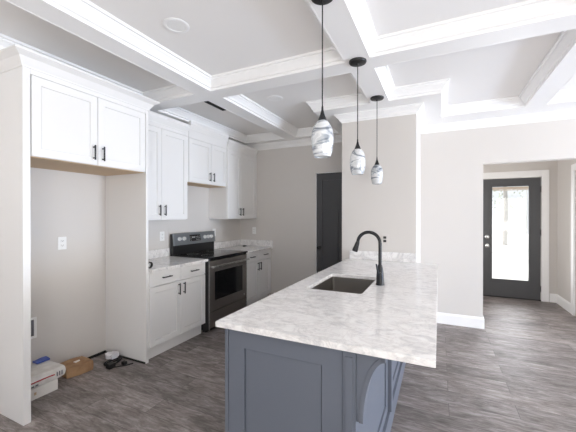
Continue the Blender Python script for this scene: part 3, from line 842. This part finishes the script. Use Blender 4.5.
# ================================================================== CEILING FITTINGS
for x_, y_, lb in ((1.515, 1.63, 'flush round ceiling light in the coffer above the range side, nearer the camera'), (1.49, 3.12, 'flush round ceiling light in the coffer in front of the pantry door')):
    o = thing('recessed_light', lb, 'ceiling light', (x_, y_, ZC))
    MB().lathe([(.062, ZC - .001), (.088, ZC - .001), (.088, ZC - .004), (.078, ZC - .008), (.064, ZC - .006), (.062, ZC - .001)], (x_, y_, 0), 40).build('trim_ring', 'trim', o, smooth=40)
    MB().lathe([(0, ZC - .001), (.0615, ZC - .001), (.0615, ZC - .004), (0, ZC - .004)], (x_, y_, 0), 40).build('lens', 'lens', o)
v = thing('ceiling_vent', 'grey slotted air vent in the coffer above the range', 'vent', (.78, 3.02, ZC))
MB().box(.715, .875, 2.84, 3.20, ZC - .006, ZC - .0005).build('frame', 'grille', v)
m = MB()
for i in range(9): m.box(.725 + i * .016, .731 + i * .016, 2.85, 3.19, ZC - .012, ZC - .0062)
m.build('slats', 'slot', v)

# ================================================================== LOOSE THINGS
def blob(name, x0, x1, y0, y1, z0, z1, m, amp, seed, cuts=7, freq=9.0, bulge=0.0, parent=None, rot=0, floor=None):
    t = bmesh.new(); bmesh.ops.create_cube(t, size=1)
    bmesh.ops.subdivide_edges(t, edges=t.edges[:], cuts=cuts, use_grid_fill=True)
    c = Vector(((x0 + x1) / 2, (y0 + y1) / 2, (z0 + z1) / 2)); s_ = Vector((x1 - x0, y1 - y0, z1 - z0))
    rt = Matrix.Rotation(rot, 3, 'Z')
    for v_ in t.verts:
        q = v_.co.copy()
        k_ = 1 - bulge * (abs(q.x * 2) ** 4 + abs(q.y * 2) ** 4) * .5
        p_ = Vector((q.x * s_.x * (1 - bulge * .25 * abs(q.z * 2) ** 2), q.y * s_.y * (1 - bulge * .2 * abs(q.z * 2) ** 2), q.z * s_.z * max(k_, .2)))
        n_ = noise.noise_vector(p_ * freq + Vector((seed, seed * 2, 0)))
        p_ = rt @ p_ + n_ * amp
        v_.co = c + p_
        lo = floor if floor is not None else z0
        if v_.co.z < lo: v_.co.z = lo
    m_ = MB(); m_._join(t)
    return m_.build(name, m, parent, origin=None if parent is not None else (c.x, c.y, z0), smooth=45)
# white carton on the floor, behind the surround's left panel
cb = thing('carton', 'flat white carton at the bottom of the pile in the niche', 'box', (.2, 1.36, 0))
MB().box(.04, .315, 1.22, 1.53, 0.001, .088, .003).build('box_body', 'whiteboard', cb)
MB().box(.3155, .317, 1.36, 1.375, .035, .055).build('printed_mark', 'rawwood', cb)
sk_ = blob('paper_sack', .035, .325, 1.225, 1.585, .0895, .180, 'sack', .012, 3.0, bulge=.22, freq=8, floor=.089)
tag(sk_, 'white paper sack with a red stripe lying on the white carton', 'sack')
# printing follows the sack's side: a red stripe and grey letters as thin film strips
st = MB()
def strip(y_a, y_b, z_a, z_b, xx, nn=6):
    pts_ = []
    for i in range(nn): st.box(xx, xx + .004, y_a + (y_b - y_a) * i / nn, y_a + (y_b - y_a) * (i + 1) / nn, z_a, z_b)
import mathutils
bvh = mathutils.bvhtree.BVHTree.FromObject(sk_, bpy.context.evaluated_depsgraph_get()) if False else None
def on_sack(y_, z_):
    best = None
    for p_ in sk_.data.polygons:
        c_ = p_.center + sk_.location
        if p_.normal.x > .15:
            d_ = (c_.y - y_) ** 2 + (c_.z - z_) ** 2
            if best is None or d_ < best[0]: best = (d_, c_.x)
    return best[1]
def film(ya, yb, za, zb, m_, nm):
    k_ = 10; t = bmesh.new(); up = []; dn = []
    for i in range(k_ + 1):
        y_ = ya + (yb - ya) * i / k_
        up.append(t.verts.new((on_sack(y_, zb) + .005, y_, zb))); dn.append(t.verts.new((on_sack(y_, za) + .005, y_, za)))
    for i in range(k_): t.faces.new((dn[i], dn[i + 1], up[i + 1], up[i]))
    q = MB(); q._join(t); o = q.build(nm, m_, sk_, origin=tuple(sk_.location))
    so = o.modifiers.new('thickness', 'SOLIDIFY'); so.thickness = .001
    return o
film(1.24, 1.50, .132, .141, 'redink', 'red_stripe')
for i in range(5): film(1.245 + i * .03, 1.265 + i * .03, .102, .114, 'greyink', 'printed_letter')
for i in range(3): film(1.515 + i * .018, 1.523 + i * .018, .115, .150, 'greyink', 'printed_letter')
bf = blob('plastic_wrapper', .045, .115, 1.475, 1.575, .187, .200, 'bluefilm', .006, 8.0, cuts=6, freq=20, floor=.186)
tag(bf, 'crumpled blue plastic wrapper on top of the paper sack', 'wrapper')
ob = thing('small_carton', 'small upright off-white carton against the niche wall behind the sack', 'box', (.02, 1.43, 0))
MB().box(.004, .029, 1.33, 1.47, 0.001, .215, .003).build('box_body', 'whiteboard', ob)
kb_ = blob('cardboard_packet', .035, .245, 1.660, 1.875, 0.001, .088, 'kraft', .010, 5.0, cuts=7, bulge=.10, rot=R(-8), freq=8, floor=0.001)
tag(kb_, 'crushed brown cardboard packet on the niche floor', 'packet')
MB().box(.13, .165, 1.76, 1.81, .085, .0925, .0015).build('address_label', 'whiteboard', kb_, origin=tuple(kb_.location))
# cables and film by the right panel
def loopy(cx, cy, z, r_, turns, seed, ez=.012, n_=70):
    rnd = random.Random(seed); P_ = []
    for i in range(n_):
        a = 2 * math.pi * turns * i / (n_ - 1)
        q = r_ * (1 + .25 * math.sin(a * .37 + seed) + .12 * math.sin(a * 1.7 + seed))
        P_.append((cx + q * math.cos(a) * .75, cy + q * math.sin(a) * 1.25, z + ez * (1 + math.sin(a * .61 + seed)) ))
    return P_
cc = thing('power_cable', 'tangled black cable lying on the floor by the right niche panel', 'cable', (.30, 2.06, 0))
MB().tube(loopy(.30, 2.03, .008, .055, 3.3, 1.0), .006, 8).tube([(.33, 1.98, .008), (.38, 1.93, .008), (.40, 1.97, .008), (.47, 2.05, .008), (.49, 2.10, .008)], .006, 8).build('cable', 'cord', cc, smooth=60)
MB().box(.34, .40, 1.925, 1.985, 0.001, .045, .008).build('power_brick', 'cord', cc)
MB().box(.40, .44, 2.04, 2.075, 0.001, .03, .004).build('plug', 'cord', cc)
pf = blob('plastic_bag', .20, .28, 2.02, 2.11, .030, .070, 'filmclear', .016, 12.0, cuts=7, freq=22, floor=.03)
tag(pf, 'small crumpled clear plastic bag on top of the tangled cable', 'plastic bag')
# small cable coils left on the counters
c1 = MB()
for i in range(3):
    c1.tube([(.56 + .006 * i, 2.222 + .028 * math.cos(R(a)) + .004 * i, CT + .034 + .028 * math.sin(R(a))) for a in range(0, 361, 20)], .0042, 8, caps=False)
c1.tube([(.57, 2.215, CT + .062), (.565, 2.205, CT + .085)], .004, 8)
tag(c1.build('cable_coil', 'cord', origin=(.56, 2.222, CT), smooth=60), 'small black cable coil standing on the left counter against the tall panel', 'cable')
c2 = MB().tube(loopy(.20, 4.47, CT + .006, .028, 2.3, 2.0, ez=.004), .0055, 8)
tag(c2.build('cord_end', 'cord', origin=(.20, 4.47, CT), smooth=60), 'small dark cord end lying on the corner counter', 'cable')

# ================================================================== OUTSIDE, seen through the entry door
struct('ground', MB().box(-3, 12, HY + .2, 30, -.2, -.06), 'patio', 'pale concrete outside the entry door', 'ground')
def tree(x_, y_, h, seed, label):
    rnd = random.Random(seed)
    o = thing('tree', label, 'tree', (x_, y_, -.06))
    MB().tube([(x_, y_, -.05), (x_ + .05, y_, h * .4), (x_ - .05, y_, h * .8)], [.13, .10, .05], 10).build('trunk', 'bark', o)
    t = bmesh.new()
    for i in range(300):
        a = rnd.uniform(0, 6.28); rr_ = rnd.random() ** .5 * h * .28; zz = h * rnd.uniform(.3, 1.05)
        c_ = Vector((x_ + rr_ * math.cos(a), y_ + rr_ * math.sin(a), zz)); s_ = rnd.uniform(.04, .08)
        n_ = Vector((rnd.uniform(-1, 1), rnd.uniform(-1, 1), rnd.uniform(-1, 1))).normalized()
        u_ = n_.orthogonal().normalized(); v_ = n_.cross(u_)
        t.faces.new([t.verts.new(c_ + u_ * s_ * p0 + v_ * s_ * .55 * p1) for p0, p1 in ((-1, 0), (0, -1), (1, 0), (0, 1))])
    m_ = MB(); m_._join(t); f_ = m_.build('foliage', 'leaf', o)
tree(4.6, 15.0, 4.4, 1, 'slender tree outside, behind the left half of the door pane')
tree(6.1, 19.0, 5.0, 2, 'slender tree outside, behind the right half of the door pane')

# tidy helper property
for o in bpy.data.objects:
    if '_o' in o: del o['_o']
